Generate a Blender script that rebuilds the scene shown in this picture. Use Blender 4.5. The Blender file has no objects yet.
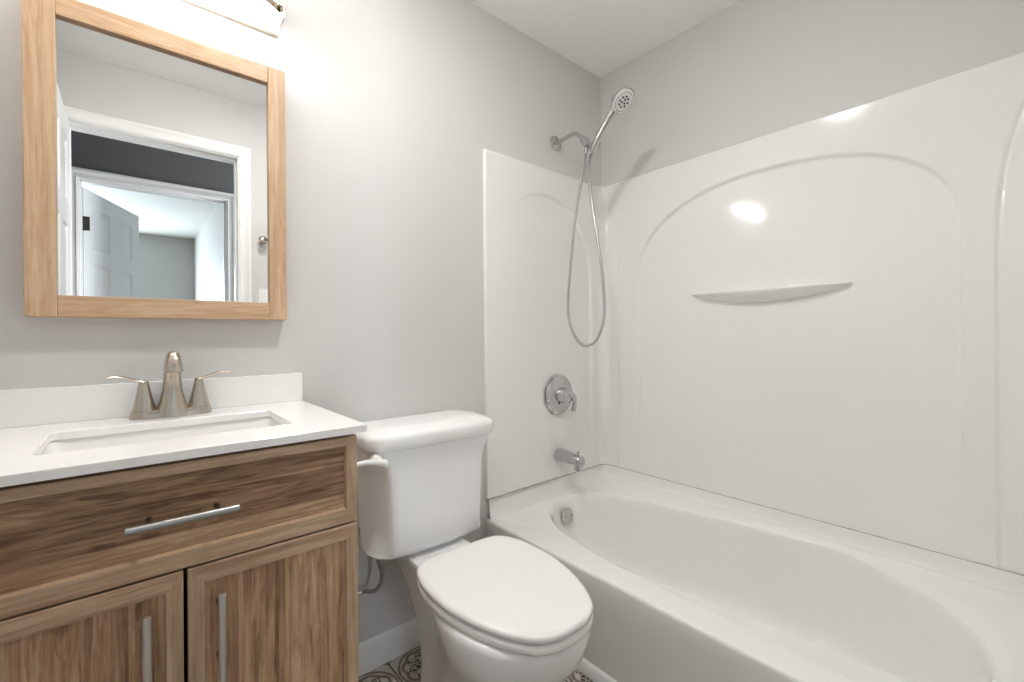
import bpy, bmesh, math, random
from mathutils import Vector, Matrix

S = bpy.context.scene
COL = S.collection
random.seed(4)

# ------------------------------------------------------------------ camera
YAW, ROLL, F_PX = math.radians(40.45), 0.007729, 443.5
cam_d = bpy.data.cameras.new('camera')
cam_d.sensor_fit = 'HORIZONTAL'
cam_d.sensor_width = 36.0
cam_d.lens = F_PX / 1024.0 * 36.0
cam_d.shift_y = -6.22 / 1024.0
cam_d.clip_start = 0.02
cam = bpy.data.objects.new('camera', cam_d)
COL.objects.link(cam)
_f = Vector((math.sin(YAW), math.cos(YAW), 0))
_r = Vector((math.cos(YAW), -math.sin(YAW), 0))
_u = Vector((0, 0, 1))
_c, _s = math.cos(ROLL), math.sin(ROLL)
_X = _c * _r - _s * _u
_Y = _s * _r + _c * _u
cam.matrix_world = Matrix(((_X.x, _Y.x, -_f.x, 0.0), (_X.y, _Y.y, -_f.y, 0.0),
                           (_X.z, _Y.z, -_f.z, 1.113), (0, 0, 0, 1)))
S.camera = cam

# ------------------------------------------------------------------ world, exposure, daylight, hall fill
S.view_settings.view_transform = 'Standard'
S.view_settings.look = 'None'
S.view_settings.gamma = 1.0
S.view_settings.use_curve_mapping = False
S.view_settings.exposure = 0.72
S.cycles.max_bounces = 14
S.cycles.diffuse_bounces = 8
S.cycles.glossy_bounces = 6
S.cycles.use_denoising = True
S.cycles.sample_clamp_indirect = 6.0
S.cycles.caustics_reflective = False
S.cycles.caustics_refractive = False
world = bpy.data.worlds.new('world')
S.world = world
world.use_nodes = True
world.node_tree.nodes['Background'].inputs[0].default_value = (0.62, 0.78, 1.0, 1)
world.node_tree.nodes['Background'].inputs[1].default_value = 1.0

VANITY_LAMP = 26.0
CEILING_LAMP = 85.0
DAYLIGHT = 82.0
HALL_FILL = 50.0


def area_light(name, loc, rot, sx, sy, power, color):
    d = bpy.data.lights.new(name, 'AREA')
    d.shape = 'RECTANGLE'
    d.size, d.size_y = sx, sy
    d.energy = power
    d.color = color
    o = bpy.data.objects.new(name, d)
    o.location = loc
    o.rotation_euler = rot
    COL.objects.link(o)
    return o


# daylight entering the bedroom through the window in its far wall
area_light('daylight', (-0.72, -4.53, 1.42), (math.radians(90), 0, 0), 1.22, 1.26, DAYLIGHT, (0.76, 0.88, 1.0))
# unseen area light added at the closed hall end to brighten hall and doorway
area_light('hall_fill', (2.1, -0.62, 1.35), (0, math.radians(90), 0), 1.9, 0.8, HALL_FILL, (0.90, 0.95, 1.0))

# ------------------------------------------------------------------ dimensions (metres)
YA = 1.446        # back wall (mirror, toilet, shower end)
XB = 1.848        # right wall (long side of the tub)
YC = -0.061       # front wall (doorway behind the camera)
XL = -0.300       # left wall
H = 2.44
YH = -1.066       # far side of the hall


# ------------------------------------------------------------------ materials
def new_mat(name):
    m = bpy.data.materials.new(name)
    m.use_nodes = True
    nt = m.node_tree
    return m, nt, nt.nodes['Principled BSDF']


def plain(name, col, rough=0.5, metal=0.0, spec=0.5, bump=None, coat=0.0, vary=0.0):
    m, nt, b = new_mat(name)
    b.inputs['Base Color'].default_value = (*col, 1)
    b.inputs['Roughness'].default_value = rough
    b.inputs['Metallic'].default_value = metal
    b.inputs['Specular IOR Level'].default_value = spec
    b.inputs['Coat Weight'].default_value = coat
    if bump or vary:
        tc = nt.nodes.new('ShaderNodeTexCoord')
        n = nt.nodes.new('ShaderNodeTexNoise')
        n.inputs['Scale'].default_value = bump[0] if bump else 8.0
        n.inputs['Detail'].default_value = 4
        nt.links.new(tc.outputs['Object'], n.inputs['Vector'])
        if bump:
            bp = nt.nodes.new('ShaderNodeBump')
            bp.inputs['Strength'].default_value = bump[1]
            bp.inputs['Distance'].default_value = 0.002
            nt.links.new(n.outputs['Fac'], bp.inputs['Height'])
            nt.links.new(bp.outputs['Normal'], b.inputs['Normal'])
        if vary:
            r = nt.nodes.new('ShaderNodeValToRGB')
            r.color_ramp.elements[0].color = (*[c * (1 - vary) for c in col], 1)
            r.color_ramp.elements[1].color = (*[min(1, c * (1 + vary)) for c in col], 1)
            r.color_ramp.elements[0].position = 0.3
            r.color_ramp.elements[1].position = 0.7
            nt.links.new(n.outputs['Fac'], r.inputs['Fac'])
            nt.links.new(r.outputs['Color'], b.inputs['Base Color'])
    return m


def brushed(name, col, rough, axis):
    """metal with fine brush lines running along `axis`"""
    m, nt, b = new_mat(name)
    b.inputs['Base Color'].default_value = (*col, 1)
    b.inputs['Metallic'].default_value = 1.0
    tc = nt.nodes.new('ShaderNodeTexCoord')
    mp = nt.nodes.new('ShaderNodeMapping')
    sc = [400.0, 400.0, 400.0]
    sc[axis] = 12.0
    mp.inputs['Scale'].default_value = sc
    n = nt.nodes.new('ShaderNodeTexNoise')
    n.inputs['Scale'].default_value = 1.0
    n.inputs['Detail'].default_value = 2
    mr = nt.nodes.new('ShaderNodeMapRange')
    mr.inputs['To Min'].default_value = rough - 0.06
    mr.inputs['To Max'].default_value = rough + 0.08
    nt.links.new(tc.outputs['Object'], mp.inputs['Vector'])
    nt.links.new(mp.outputs['Vector'], n.inputs['Vector'])
    nt.links.new(n.outputs['Fac'], mr.inputs['Value'])
    nt.links.new(mr.outputs['Result'], b.inputs['Roughness'])
    return m


def wood(name, cols, axis, board_axis, board, rough=0.45, seed=0.0, contrast=1.0):
    """procedural oak: long grain along `axis`, boards of width `board` laid across `board_axis`"""
    m, nt, b = new_mat(name)
    N, L = nt.nodes.new, nt.links.new
    tc = N('ShaderNodeTexCoord')
    sep = N('ShaderNodeSeparateXYZ')
    L(tc.outputs['Object'], sep.inputs[0])
    # board index
    dv = N('ShaderNodeMath'); dv.operation = 'DIVIDE'; dv.inputs[1].default_value = board
    L(sep.outputs[board_axis], dv.inputs[0])
    ad = N('ShaderNodeMath'); ad.operation = 'ADD'; ad.inputs[1].default_value = 7.3 + seed
    L(dv.outputs[0], ad.inputs[0])
    fl = N('ShaderNodeMath'); fl.operation = 'FLOOR'
    L(ad.outputs[0], fl.inputs[0])
    wn = N('ShaderNodeTexWhiteNoise'); wn.noise_dimensions = '1D'
    L(fl.outputs[0], wn.inputs['W'])
    # offset the grain per board
    off = N('ShaderNodeVectorMath'); off.operation = 'SCALE'; off.inputs['Scale'].default_value = 3.0
    L(wn.outputs['Color'], off.inputs[0])
    av = N('ShaderNodeVectorMath'); av.operation = 'ADD'
    L(tc.outputs['Object'], av.inputs[0]); L(off.outputs[0], av.inputs[1])

    def noise(along, across, detail, dist):
        mp = N('ShaderNodeMapping')
        sc = [across] * 3
        sc[axis] = along
        mp.inputs['Scale'].default_value = sc
        n = N('ShaderNodeTexNoise')
        n.inputs['Scale'].default_value = 1.0
        n.inputs['Detail'].default_value = detail
        n.inputs['Distortion'].default_value = dist
        n.inputs['Roughness'].default_value = 0.6
        L(av.outputs[0], mp.inputs['Vector']); L(mp.outputs[0], n.inputs['Vector'])
        return n
    n1 = noise(2.2, 26.0, 6, 1.2)
    n2 = noise(5.0, 170.0, 3, 0.2)
    n3 = noise(16.0, 90.0, 4, 0.5)

    def mul(sock, k):
        x = N('ShaderNodeMath'); x.operation = 'MULTIPLY'; x.inputs[1].default_value = k
        L(sock, x.inputs[0]); return x.outputs[0]

    def add(a, c):
        x = N('ShaderNodeMath'); x.operation = 'ADD'
        L(a, x.inputs[0]); L(c, x.inputs[1]); return x.outputs[0]
    sn = N('ShaderNodeMath'); sn.operation = 'SINE'
    L(mul(n1.outputs['Fac'], 46.0), sn.inputs[0])
    v = add(mul(sn.outputs[0], 0.045), add(add(mul(n1.outputs['Fac'], 0.62), mul(n2.outputs['Fac'], 0.42)),
            add(mul(n3.outputs['Fac'], 0.22), mul(wn.outputs['Value'], 0.16))))
    mr = N('ShaderNodeMapRange')
    mr.inputs['From Min'].default_value = 0.71 - 0.20 / contrast
    mr.inputs['From Max'].default_value = 0.71 + 0.20 / contrast
    L(v, mr.inputs['Value'])
    ramp = N('ShaderNodeValToRGB')
    e = ramp.color_ramp.elements
    e[0].position, e[1].position = 0.0, 1.0
    e[0].color, e[1].color = (*cols[0], 1), (*cols[2], 1)
    mid = e.new(0.5); mid.color = (*cols[1], 1)
    L(mr.outputs['Result'], ramp.inputs['Fac'])
    L(ramp.outputs['Color'], b.inputs['Base Color'])
    b.inputs['Roughness'].default_value = rough
    bp = N('ShaderNodeBump'); bp.inputs['Strength'].default_value = 0.18; bp.inputs['Distance'].default_value = 0.001
    L(n2.outputs['Fac'], bp.inputs['Height']); L(bp.outputs['Normal'], b.inputs['Normal'])
    return m


def tile_mat():
    """20 cm encaustic tiles: off-white ground, brown double ring, flower in the middle, dark grout"""
    m, nt, b = new_mat('patterned_tile')
    N, L = nt.nodes.new, nt.links.new
    tc = N('ShaderNodeTexCoord'); sep = N('ShaderNodeSeparateXYZ')
    L(tc.outputs['Object'], sep.inputs[0])

    def M(op, a, c=None, d=None):
        x = N('ShaderNodeMath'); x.operation = op
        for i, s in enumerate((a, c, d)):
            if s is None: continue
            if isinstance(s, (int, float)): x.inputs[i].default_value = s
            else: L(s, x.inputs[i])
        return x.outputs[0]
    def cell(s, o):
        t = M('DIVIDE', M('ADD', s, o), 0.2)
        return M('SUBTRACT', M('FRACT', t), 0.5)
    u = cell(sep.outputs[0], 2.0 - 0.65)
    v = cell(sep.outputs[1], 2.0 - 1.44)
    r = M('SQRT', M('ADD', M('MULTIPLY', u, u), M('MULTIPLY', v, v)))
    ang = M('ARCTAN2', v, u)
    wob = M('MULTIPLY', M('COSINE', M('MULTIPLY', ang, 8.0)), 0.018)
    def band(x, c, w):
        return M('LESS_THAN', M('ABSOLUTE', M('SUBTRACT', x, c)), w)
    rings = M('MAXIMUM', band(r, 0.455, 0.022), band(M('ADD', r, wob), 0.375, 0.028))
    vo = N('ShaderNodeTexVoronoi'); vo.inputs['Scale'].default_value = 62.0; vo.feature = 'DISTANCE_TO_EDGE'
    L(tc.outputs['Object'], vo.inputs['Vector'])
    leaf = M('GREATER_THAN', vo.outputs['Distance'], 0.09)
    lobes = M('ADD', 0.30, M('MULTIPLY', M('COSINE', M('MULTIPLY', ang, 8.0)), 0.035))
    core = M('MULTIPLY', leaf, M('LESS_THAN', r, lobes))
    corner = M('MULTIPLY', leaf, M('GREATER_THAN', r, 0.61))
    pat = M('MAXIMUM', M('MAXIMUM', M('MULTIPLY', rings, 0.62), core), M('MULTIPLY', corner, 0.5))
    n = N('ShaderNodeTexNoise'); n.inputs['Scale'].default_value = 45.0; n.inputs['Detail'].default_value = 5
    L(tc.outputs['Object'], n.inputs['Vector'])
    worn = M('MULTIPLY', pat, M('ADD', n.outputs['Fac'], 0.35))
    ramp = N('ShaderNodeValToRGB'); e = ramp.color_ramp.elements
    e[0].position, e[1].position = 0.05, 0.95
    e[0].color, e[1].color = (0.56, 0.52, 0.47, 1), (0.045, 0.034, 0.027, 1)
    mid = e.new(0.5); mid.color = (0.22, 0.17, 0.135, 1)
    L(worn, ramp.inputs['Fac'])
    grout = M('GREATER_THAN', M('MAXIMUM', M('ABSOLUTE', u), M('ABSOLUTE', v)), 0.489)
    mix = N('ShaderNodeMix'); mix.data_type = 'RGBA'
    L(grout, mix.inputs[0]); L(ramp.outputs['Color'], mix.inputs[6]); mix.inputs[7].default_value = (0.02, 0.018, 0.016, 1)
    L(mix.outputs[2], b.inputs['Base Color'])
    b.inputs['Roughness'].default_value = 0.4
    return m


def emitter(name, col, strength):
    m, nt, b = new_mat(name)
    b.inputs['Base Color'].default_value = (0.9, 0.9, 0.9, 1)
    b.inputs['Roughness'].default_value = 0.4
    b.inputs['Emission Color'].default_value = (*col, 1)
    b.inputs['Emission Strength'].default_value = strength
    return m


M_wall = plain('wall_paint', (0.645, 0.640, 0.628), 0.55, spec=0.3, bump=(160, 0.06))
M_ceil = plain('ceiling_paint', (0.88, 0.88, 0.87), 0.7, spec=0.2, bump=(120, 0.06))
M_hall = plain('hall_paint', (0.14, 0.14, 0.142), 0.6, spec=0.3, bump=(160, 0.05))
M_bed = plain('bedroom_paint', (0.44, 0.435, 0.42), 0.6, spec=0.3, bump=(160, 0.05))
M_bedside = plain('bedroom_side_paint', (0.52, 0.51, 0.47), 0.6, spec=0.3, bump=(160, 0.05))
M_bceil = plain('bedroom_ceiling_paint', (0.62, 0.61, 0.57), 0.7, spec=0.2, bump=(120, 0.06))
M_trim = plain('trim_paint', (0.84, 0.84, 0.83), 0.35, spec=0.5, bump=(90, 0.03))
M_door = plain('door_paint', (0.80, 0.81, 0.82), 0.4, spec=0.4, bump=(90, 0.04))
M_carpet = plain('carpet', (0.22, 0.19, 0.16), 0.95, bump=(700, 0.5), vary=0.1)
M_acrylic = plain('white_acrylic', (0.82, 0.82, 0.808), 0.10, spec=0.5, bump=(14, 0.012))
M_tub = plain('tub_enamel', (0.83, 0.828, 0.815), 0.09, spec=0.5, bump=(14, 0.008))
M_china = plain('vitreous_china', (0.86, 0.865, 0.87), 0.07, spec=0.55, bump=(10, 0.006))
M_seat = plain('seat_plastic', (0.85, 0.85, 0.84), 0.16, spec=0.5, bump=(10, 0.006))
M_counter = plain('white_cultured_marble', (0.88, 0.875, 0.865), 0.13, spec=0.5, vary=0.012)
M_basin = plain('basin_white', (0.84, 0.835, 0.825), 0.12, spec=0.5, bump=(10, 0.006))
M_caulk = plain('caulk', (0.40, 0.39, 0.375), 0.6, vary=0.1)
M_chrome = plain('chrome', (0.57, 0.57, 0.57), 0.035, metal=1.0, vary=0.01)
M_nickel = brushed('brushed_nickel', (0.54, 0.48, 0.415), 0.19, 2)
M_steel = brushed('brushed_steel', (0.43, 0.425, 0.42), 0.30, 0)
M_steelv = brushed('brushed_steel_upright', (0.66, 0.63, 0.60), 0.30, 2)
M_inside = plain('cabinet_inside', (0.02, 0.016, 0.013), 0.7, vary=0.1)
M_dark = plain('dark_metal', (0.05, 0.045, 0.04), 0.4, metal=0.6, vary=0.1)
M_black = plain('black_rubber', (0.015, 0.015, 0.015), 0.5, vary=0.1)
M_spray = plain('spray_face', (0.82, 0.82, 0.82), 0.3, metal=0.15, vary=0.02)
M_hose = plain('steel_hose', (0.48, 0.48, 0.48), 0.28, metal=1.0, vary=0.05)
M_mirror = plain('mirror_glass', (0.90, 0.91, 0.91), 0.0, metal=1.0, vary=0.001)
M_tile = tile_mat()
V = ((0.135, 0.066, 0.034), (0.365, 0.217, 0.122), (0.56, 0.395, 0.25))
M_wood_h = wood('oak_grain_across', V, 0, 2, 0.062, seed=0.2)
M_wood_v = wood('oak_grain_upright', tuple(tuple(c * 1.12 for c in k) for k in V), 2, 0, 0.058, seed=3.0)
VF = ((0.30, 0.185, 0.110), (0.455, 0.31, 0.20), (0.58, 0.43, 0.295))
M_fr_h = wood('oak_edge_across', VF, 0, 2, 0.5, contrast=1.15)
M_fr_v = wood('oak_edge_upright', VF, 2, 0, 0.5, contrast=1.15)
W = ((0.42, 0.25, 0.135), (0.54, 0.355, 0.215), (0.64, 0.465, 0.31))
M_mf_h = wood('pale_oak_across', W, 0, 2, 0.5, contrast=1.1)
M_mf_v = wood('pale_oak_upright', W, 2, 0, 0.5, contrast=1.1, seed=1.0)
M_lamp = emitter('lit_diffuser', (1.0, 0.96, 0.92), VANITY_LAMP)
M_clamp = emitter('lit_ceiling_diffuser', (1.0, 0.98, 0.95), CEILING_LAMP)


# ------------------------------------------------------------------ mesh helpers (all vertices in world metres)
class MB:
    def __init__(s):
        s.v, s.f, s.m = [], [], []

    def add(s, vs, fs, mi=0):
        o = len(s.v)
        s.v += [tuple(p) for p in vs]
        s.f += [tuple(i + o for i in f) for f in fs]
        s.m += [mi] * len(fs)
        return s

    def box(s, x0, x1, y0, y1, z0, z1, mi=0):
        vs = [(x, y, z) for x in (x0, x1) for y in (y0, y1) for z in (z0, z1)]
        return s.add(vs, [(0, 1, 3, 2), (4, 6, 7, 5), (0, 4, 5, 1), (2, 3, 7, 6), (0, 2, 6, 4), (1, 5, 7, 3)], mi)

    def loft(s, rings, cap0=True, cap1=True, mi=0, closed=True):
        n = len(rings[0]); vs = [p for r in rings for p in r]; fs = []
        for i in range(len(rings) - 1):
            for j in range(n if closed else n - 1):
                k = (j + 1) % n
                fs.append((i * n + j, i * n + k, (i + 1) * n + k, (i + 1) * n + j))
        if cap0: fs.append(tuple(range(n - 1, -1, -1)))
        if cap1: fs.append(tuple((len(rings) - 1) * n + j for j in range(n)))
        return s.add(vs, fs, mi)

    def tube(s, pts, rad, n=16, mi=0, caps=True, flat=None):
        pts = [Vector(p) for p in pts]
        rads = rad if isinstance(rad, (list, tuple)) else [rad] * len(pts)
        rings = []; up = None
        for i, p in enumerate(pts):
            t = (pts[min(i + 1, len(pts) - 1)] - pts[max(i - 1, 0)]).normalized()
            if up is None:
                up = Vector((0, 0, 1)) if abs(t.z) < 0.9 else Vector((0, 1, 0))
            a = t.cross(up).normalized(); up = a.cross(t).normalized()
            k = flat if flat else 1.0
            rings.append([p + rads[i] * (math.cos(2 * math.pi * j / n) * a + k * math.sin(2 * math.pi * j / n) * up) for j in range(n)])
        return s.loft(rings, caps, caps, mi)

    def lathe(s, prof, org, axis, n=40, mi=0, caps=True):
        axis = Vector(axis).normalized(); org = Vector(org)
        h = Vector((0, 0, 1)) if abs(axis.z) < 0.9 else Vector((1, 0, 0))
        a = axis.cross(h).normalized(); c = axis.cross(a)
        rings = [[org + axis * t + r * (math.cos(2 * math.pi * j / n) * a + math.sin(2 * math.pi * j / n) * c) for j in range(n)] for r, t in prof]
        return s.loft(rings, caps, caps, mi)

    def build(s, name, mats, parent=None, smooth=35, bevel=0, seg=2, weld=True):
        me = bpy.data.meshes.new(name)
        o = bpy.data.objects.new(name, me)
        COL.objects.link(o)
        org = Vector((0, 0, 0))
        if parent is not None:
            o.parent = parent
            p = parent
            while p is not None:
                org += p.location; p = p.parent
        me.from_pydata([(x - org.x, y - org.y, z - org.z) for x, y, z in s.v], [], s.f)
        for p, mi in zip(me.polygons, s.m): p.material_index = mi
        for m in (mats if isinstance(mats, (list, tuple)) else [mats]): me.materials.append(m)
        bm = bmesh.new(); bm.from_mesh(me)
        if weld: bmesh.ops.remove_doubles(bm, verts=bm.verts, dist=1e-5)
        bmesh.ops.recalc_face_normals(bm, faces=bm.faces)
        bm.to_mesh(me); bm.free()
        if smooth:
            for p in me.polygons: p.use_smooth = True
            me.set_sharp_from_angle(angle=math.radians(smooth))
        if bevel:
            b = o.modifiers.new('bevel', 'BEVEL')
            b.width = bevel; b.segments = seg; b.limit_method = 'ANGLE'; b.angle_limit = math.radians(40)
            b.harden_normals = True
        return o


def tag(o, label, cat, group=None):
    o['label'] = label; o['category'] = cat
    if group: o['group'] = group
    return o


def thing(name, loc, label, cat, group=None):
    o = bpy.data.objects.new(name, None)
    o.empty_display_size = 0.05
    o.location = loc
    COL.objects.link(o)
    return tag(o, label, cat, group)


def struct(mb, name, mat, **k):
    o = mb.build(name, mat, **k)
    o['kind'] = 'structure'
    return o


def rrect(x0, x1, y0, y1, r, z, n=8):
    """rounded rectangle ring"""
    out = []
    for cx, cy, a0 in ((x1 - r, y1 - r, 0), (x0 + r, y1 - r, 90), (x0 + r, y0 + r, 180), (x1 - r, y0 + r, 270)):
        for i in range(n + 1):
            a = math.radians(a0 + 90 * i / n)
            out.append((cx + r * math.cos(a), cy + r * math.sin(a), z))
    return out


def smooth_path(pts, sub=8):
    pts = [Vector(p) for p in pts]; out = []
    for i in range(len(pts) - 1):
        p0, p1, p2, p3 = pts[max(i - 1, 0)], pts[i], pts[i + 1], pts[min(i + 2, len(pts) - 1)]
        for k in range(sub):
            t = k / sub
            out.append(0.5 * ((2 * p1) + (p2 - p0) * t + (2 * p0 - 5 * p1 + 4 * p2 - p3) * t * t + (3 * p1 - p0 - 3 * p2 + p3) * t ** 3))
    out.append(pts[-1])
    return out


def sstep(a, b, x):
    t = min(1, max(0, (x - a) / (b - a)))
    return t * t * (3 - 2 * t)


# ------------------------------------------------------------------ room shell
OX0, OX1, OZ = -0.230, 0.448, 2.115        # bathroom doorway
BX0, BX1, BZ = -0.255, 0.524, 2.120        # bedroom doorway across the hall
T = 0.115
struct(MB().box(-0.42, XB + 0.1, YA, YA + 0.1, 0, H), 'wall_back', M_wall, smooth=0)
struct(MB().box(XB, XB + 0.1, YC - T, YA, 0, H), 'wall_right', M_wall, smooth=0)
struct(MB().box(XL - 0.12, XL, YC, YA, 0, H), 'wall_left', M_wall, smooth=0)
wf = MB()
for x0, x1, z0, z1 in ((-1.4, OX0 - 0.018, 0, H), (OX1 + 0.018, XB, 0, H), (OX0 - 0.018, OX1 + 0.018, OZ + 0.018, H)):
    wf.box(x0, x1, YC - T / 2, YC, z0, z1, 0)
    wf.box(x0, x1, YC - T, YC - T / 2, z0, z1, 1)
struct(wf, 'wall_front', [M_wall, M_hall], smooth=0, weld=False)
struct(MB().box(XL - 0.12, XB + 0.1, YC - T, YA + 0.1, -0.05, 0), 'floor', M_tile, smooth=0)
struct(MB().box(XL - 0.12, XB + 0.1, YC - T, YA + 0.1, H, H + 0.05), 'ceiling', M_ceil, smooth=0)
# hall and bedroom seen in the mirror
struct(MB().box(-2.6, 2.6, -4.7, YC - T, -0.05, -0.002), 'floor_hall', M_carpet, smooth=0)
struct(MB().box(-2.6, 2.6, -4.7, YC - T, H, H + 0.05), 'ceiling_hall', M_bceil, smooth=0)
wh = MB()
for x0, x1, z0, z1 in ((-2.6, BX0 - 0.018, 0, H), (BX1 + 0.018, 2.6, 0, H), (BX0 - 0.018, BX1 + 0.018, BZ + 0.018, H)):
    wh.box(x0, x1, YH - T / 2, YH, z0, z1, 0)
    wh.box(x0, x1, YH - T, YH - T / 2, z0, z1, 1)
struct(wh, 'wall_hall', [M_hall, M_bed], smooth=0, weld=False)
struct(MB().box(-1.5, -1.4, YH, YC - T, 0, H).box(2.2, 2.3, YH, YC - T, 0, H).box(XB, 2.3, YC - T, YC, 0, H), 'wall_hall_ends', M_hall, smooth=0)
wfar = MB()
for x0, x1, z0, z1 in ((-2.6, -1.35, 0, H), (-0.09, 2.6, 0, H), (-1.35, -0.09, 0, 0.78), (-1.35, -0.09, 2.06, H)):
    wfar.box(x0, x1, -4.65, -4.55, z0, z1)
struct(wfar, 'wall_bedroom_far', M_bed, smooth=0)
struct(MB().box(0.63, 0.73, -4.55, YH - T, 0, H), 'wall_bedroom_right', M_bedside, smooth=0)
struct(MB().box(-2.4, -2.3, -4.55, YH - T, 0, H), 'wall_bedroom_left', M_bed, smooth=0)
wn = MB()
for x0, x1, z0, z1 in ((-1.35, -1.31, .78, 2.06), (-.13, -.09, .78, 2.06), (-1.35, -.09, .78, .82), (-1.35, -.09, 2.02, 2.06), (-1.35, -.09, 1.40, 1.44)):
    wn.box(x0, x1, -4.63, -4.57, z0, z1)
for x0, x1, z0, z1 in ((-1.42, -1.35, .70, 2.13), (-.09, -.02, .70, 2.13), (-1.35, -.09, 2.06, 2.13), (-1.35, -.09, .70, .78)):
    wn.box(x0, x1, -4.549, -4.53, z0, z1)
struct(wn, 'window_1', M_trim, smooth=0, weld=False)


def casing(x0, x1, zt, y, d, w=0.057):
    """door casing around an opening on the plane y, standing out towards d; profiled in three steps, plus jamb"""
    mb = MB()
    prof = ((0.0, 0.0), (0.0, 0.010), (0.010, 0.014), (0.014, 0.012), (0.036, 0.015), (0.042, 0.019), (w - 0.004, 0.019), (w, 0.016), (w, 0.0))
    rings = []
    for corner in range(4):
        ring = []
        for o, p in prof:
            o2 = o + 0.006
            px = (x0 - o2, x0 - o2, x1 + o2, x1 + o2)[corner]
            pz = (0.0, zt + o2, zt + o2, 0.0)[corner]
            ring.append((px, y + d * p, pz))
        rings.append(ring)
    mb.loft(rings, True, True, closed=True)
    return mb


def jamb(x0, x1, zt, y0, y1, stop_y):
    mb = MB()
    for a, b in ((x0 - 0.018, x0), (x1, x1 + 0.018)):
        mb.box(a, b, y0, y1, 0, zt + 0.018)
    mb.box(x0, x1, y0, y1, zt, zt + 0.018)
    for a, b in ((x0, x0 + 0.008), (x1 - 0.008, x1)):
        mb.box(a, b, stop_y, stop_y + 0.035, 0, zt)
    mb.box(x0, x1, stop_y, stop_y + 0.035, zt - 0.008, zt)
    return mb


struct(casing(OX0, OX1, OZ, YC, 1), 'trim_1', M_trim, smooth=30)
struct(jamb(OX0, OX1, OZ, YC - T, YC, YC - 0.08), 'trim_2', M_trim, smooth=0)
struct(casing(BX0, BX1, BZ, YH, 1), 'trim_3', M_trim, smooth=30)
struct(jamb(BX0, BX1, BZ, YH - T, YH, YH - 0.06), 'trim_4', M_trim, smooth=0)

def six_panel(org, du, dn, w, h, th):
    """six-panel door leaf: org = hinge-side bottom corner, du along the width, dn through the thickness"""
    org, du, dn = Vector(org), Vector(du).normalized(), Vector(dn).normalized()
    up = Vector((0, 0, 1)); mb = MB()

    def P(u, v, n): return org + du * u + up * v + dn * n
    st, mid = 0.105 * w / 0.70, 0.10 * w / 0.70
    us = [0, st, (w - mid) / 2, (w + mid) / 2, w - st, w]
    vs = [0, 0.22, 0.80, 0.98, 1.60, 1.70, h - 0.11, h]
    for face in (0, 1):
        n0 = 0.0 if face == 0 else th
        sg = 1 if face == 0 else -1
        for i in range(5):
            for j in range(7):
                u0, u1, v0, v1 = us[i], us[i + 1], vs[j], vs[j + 1]
                if i in (1, 3) and j in (1, 3, 5):
                    steps = ((0, 0), (0.010, 0.008), (0.022, 0.009), (0.045, 0.003))
                    rings = [[P(u0 + a, v0 + a, n0 + sg * b), P(u1 - a, v0 + a, n0 + sg * b), P(u1 - a, v1 - a, n0 + sg * b), P(u0 + a, v1 - a, n0 + sg * b)] for a, b in steps]
                    mb.loft(rings, False, True)
                else:
                    mb.add([P(u0, v0, n0), P(u1, v0, n0), P(u1, v1, n0), P(u0, v1, n0)], [(0, 1, 2, 3)])
    c = [(0, 0), (w, 0), (w, h), (0, h)]
    for k in range(4):
        a, b = c[k], c[(k + 1) % 4]
        mb.add([P(*a, 0), P(*b, 0), P(*b, th), P(*a, th)], [(0, 1, 2, 3)])
    return mb


# bathroom door, folded back against the left wall
d1 = struct(six_panel((-0.219, -0.036, 0.012), (0, 1, 0), (-1, 0, 0), 0.64, 2.085, 0.035), 'door_1', M_door, smooth=25)
hb = MB().lathe([(0.026, 0), (0.026, 0.006), (0.010, 0.010), (0.010, 0.030), (0.024, 0.040), (0.027, 0.052), (0.018, 0.062), (0.0005, 0.064)], (-0.219, 0.524, 0.96), (1, 0, 0), 28)
hb.build('door_knob', M_nickel, d1)
# bedroom door, swung open into the bedroom
bd = Vector((0.27, -0.66, 0)).normalized()
bn = Vector((-bd.y, bd.x, 0))
d2 = struct(six_panel((-0.246, YH - T - 0.008, 0.012), bd, -bn, 0.745, 2.085, 0.035), 'door_2', M_door, smooth=25)
for z in (0.25, 1.05, 1.86):
    MB().tube([(-0.246, YH - T - 0.002, z - 0.045), (-0.246, YH - T - 0.002, z + 0.045)], 0.008, 12)\
        .box(-0.253, -0.215, YH - T + 0.0015, YH - T + 0.012, z - 0.045, z + 0.045).build('hinge', M_dark, d2)


def base_profile(mb, p0, p1, n, hgt=0.098):
    p0, p1, n = Vector(p0), Vector(p1), Vector(n)
    prof = ((0, 0), (0.014, 0), (0.014, hgt - 0.028), (0.011, hgt - 0.020), (0.010, hgt - 0.010), (0.006, hgt - 0.003), (0.004, hgt), (0, hgt))
    mb.loft([[p + n * o + Vector((0, 0, z)) for o, z in prof] for p in (p0, p1)])
    return mb


struct(base_profile(MB(), (0.372, YA, 0), (1.085, YA, 0), (0, -1, 0)), 'baseboard_back', M_trim, smooth=40)
struct(base_profile(MB(), (OX1 + 0.086, YC, 0), (1.08, YC, 0), (0, 1, 0)), 'baseboard_front', M_trim, smooth=40)
struct(base_profile(MB(), (XL, 0.0, 0), (XL, YA, 0), (1, 0, 0)), 'baseboard_left', M_trim, smooth=40)
# shoe moulding along the foot of the tub apron
sm = MB()
sprof = [(0, 0), (-0.015, 0), (-0.015, 0.034), (-0.011, 0.041), (-0.004, 0.045), (0, 0.045)]
sm.loft([[(1.128 + a, y, z) for a, z in sprof] for y in (YC + 0.016, YA - 0.016)])
struct(sm, 'trim_6', M_trim, smooth=40)

# ------------------------------------------------------------------ bathtub
TZ = 0.367
tub = thing('bathtub', (1.45, 0.69, 0), 'white alcove bathtub with an oval basin, set between three walls', 'bathtub')


def deck_z(x):
    return TZ + 0.033 * sstep(1.42, 1.80, x)


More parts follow.
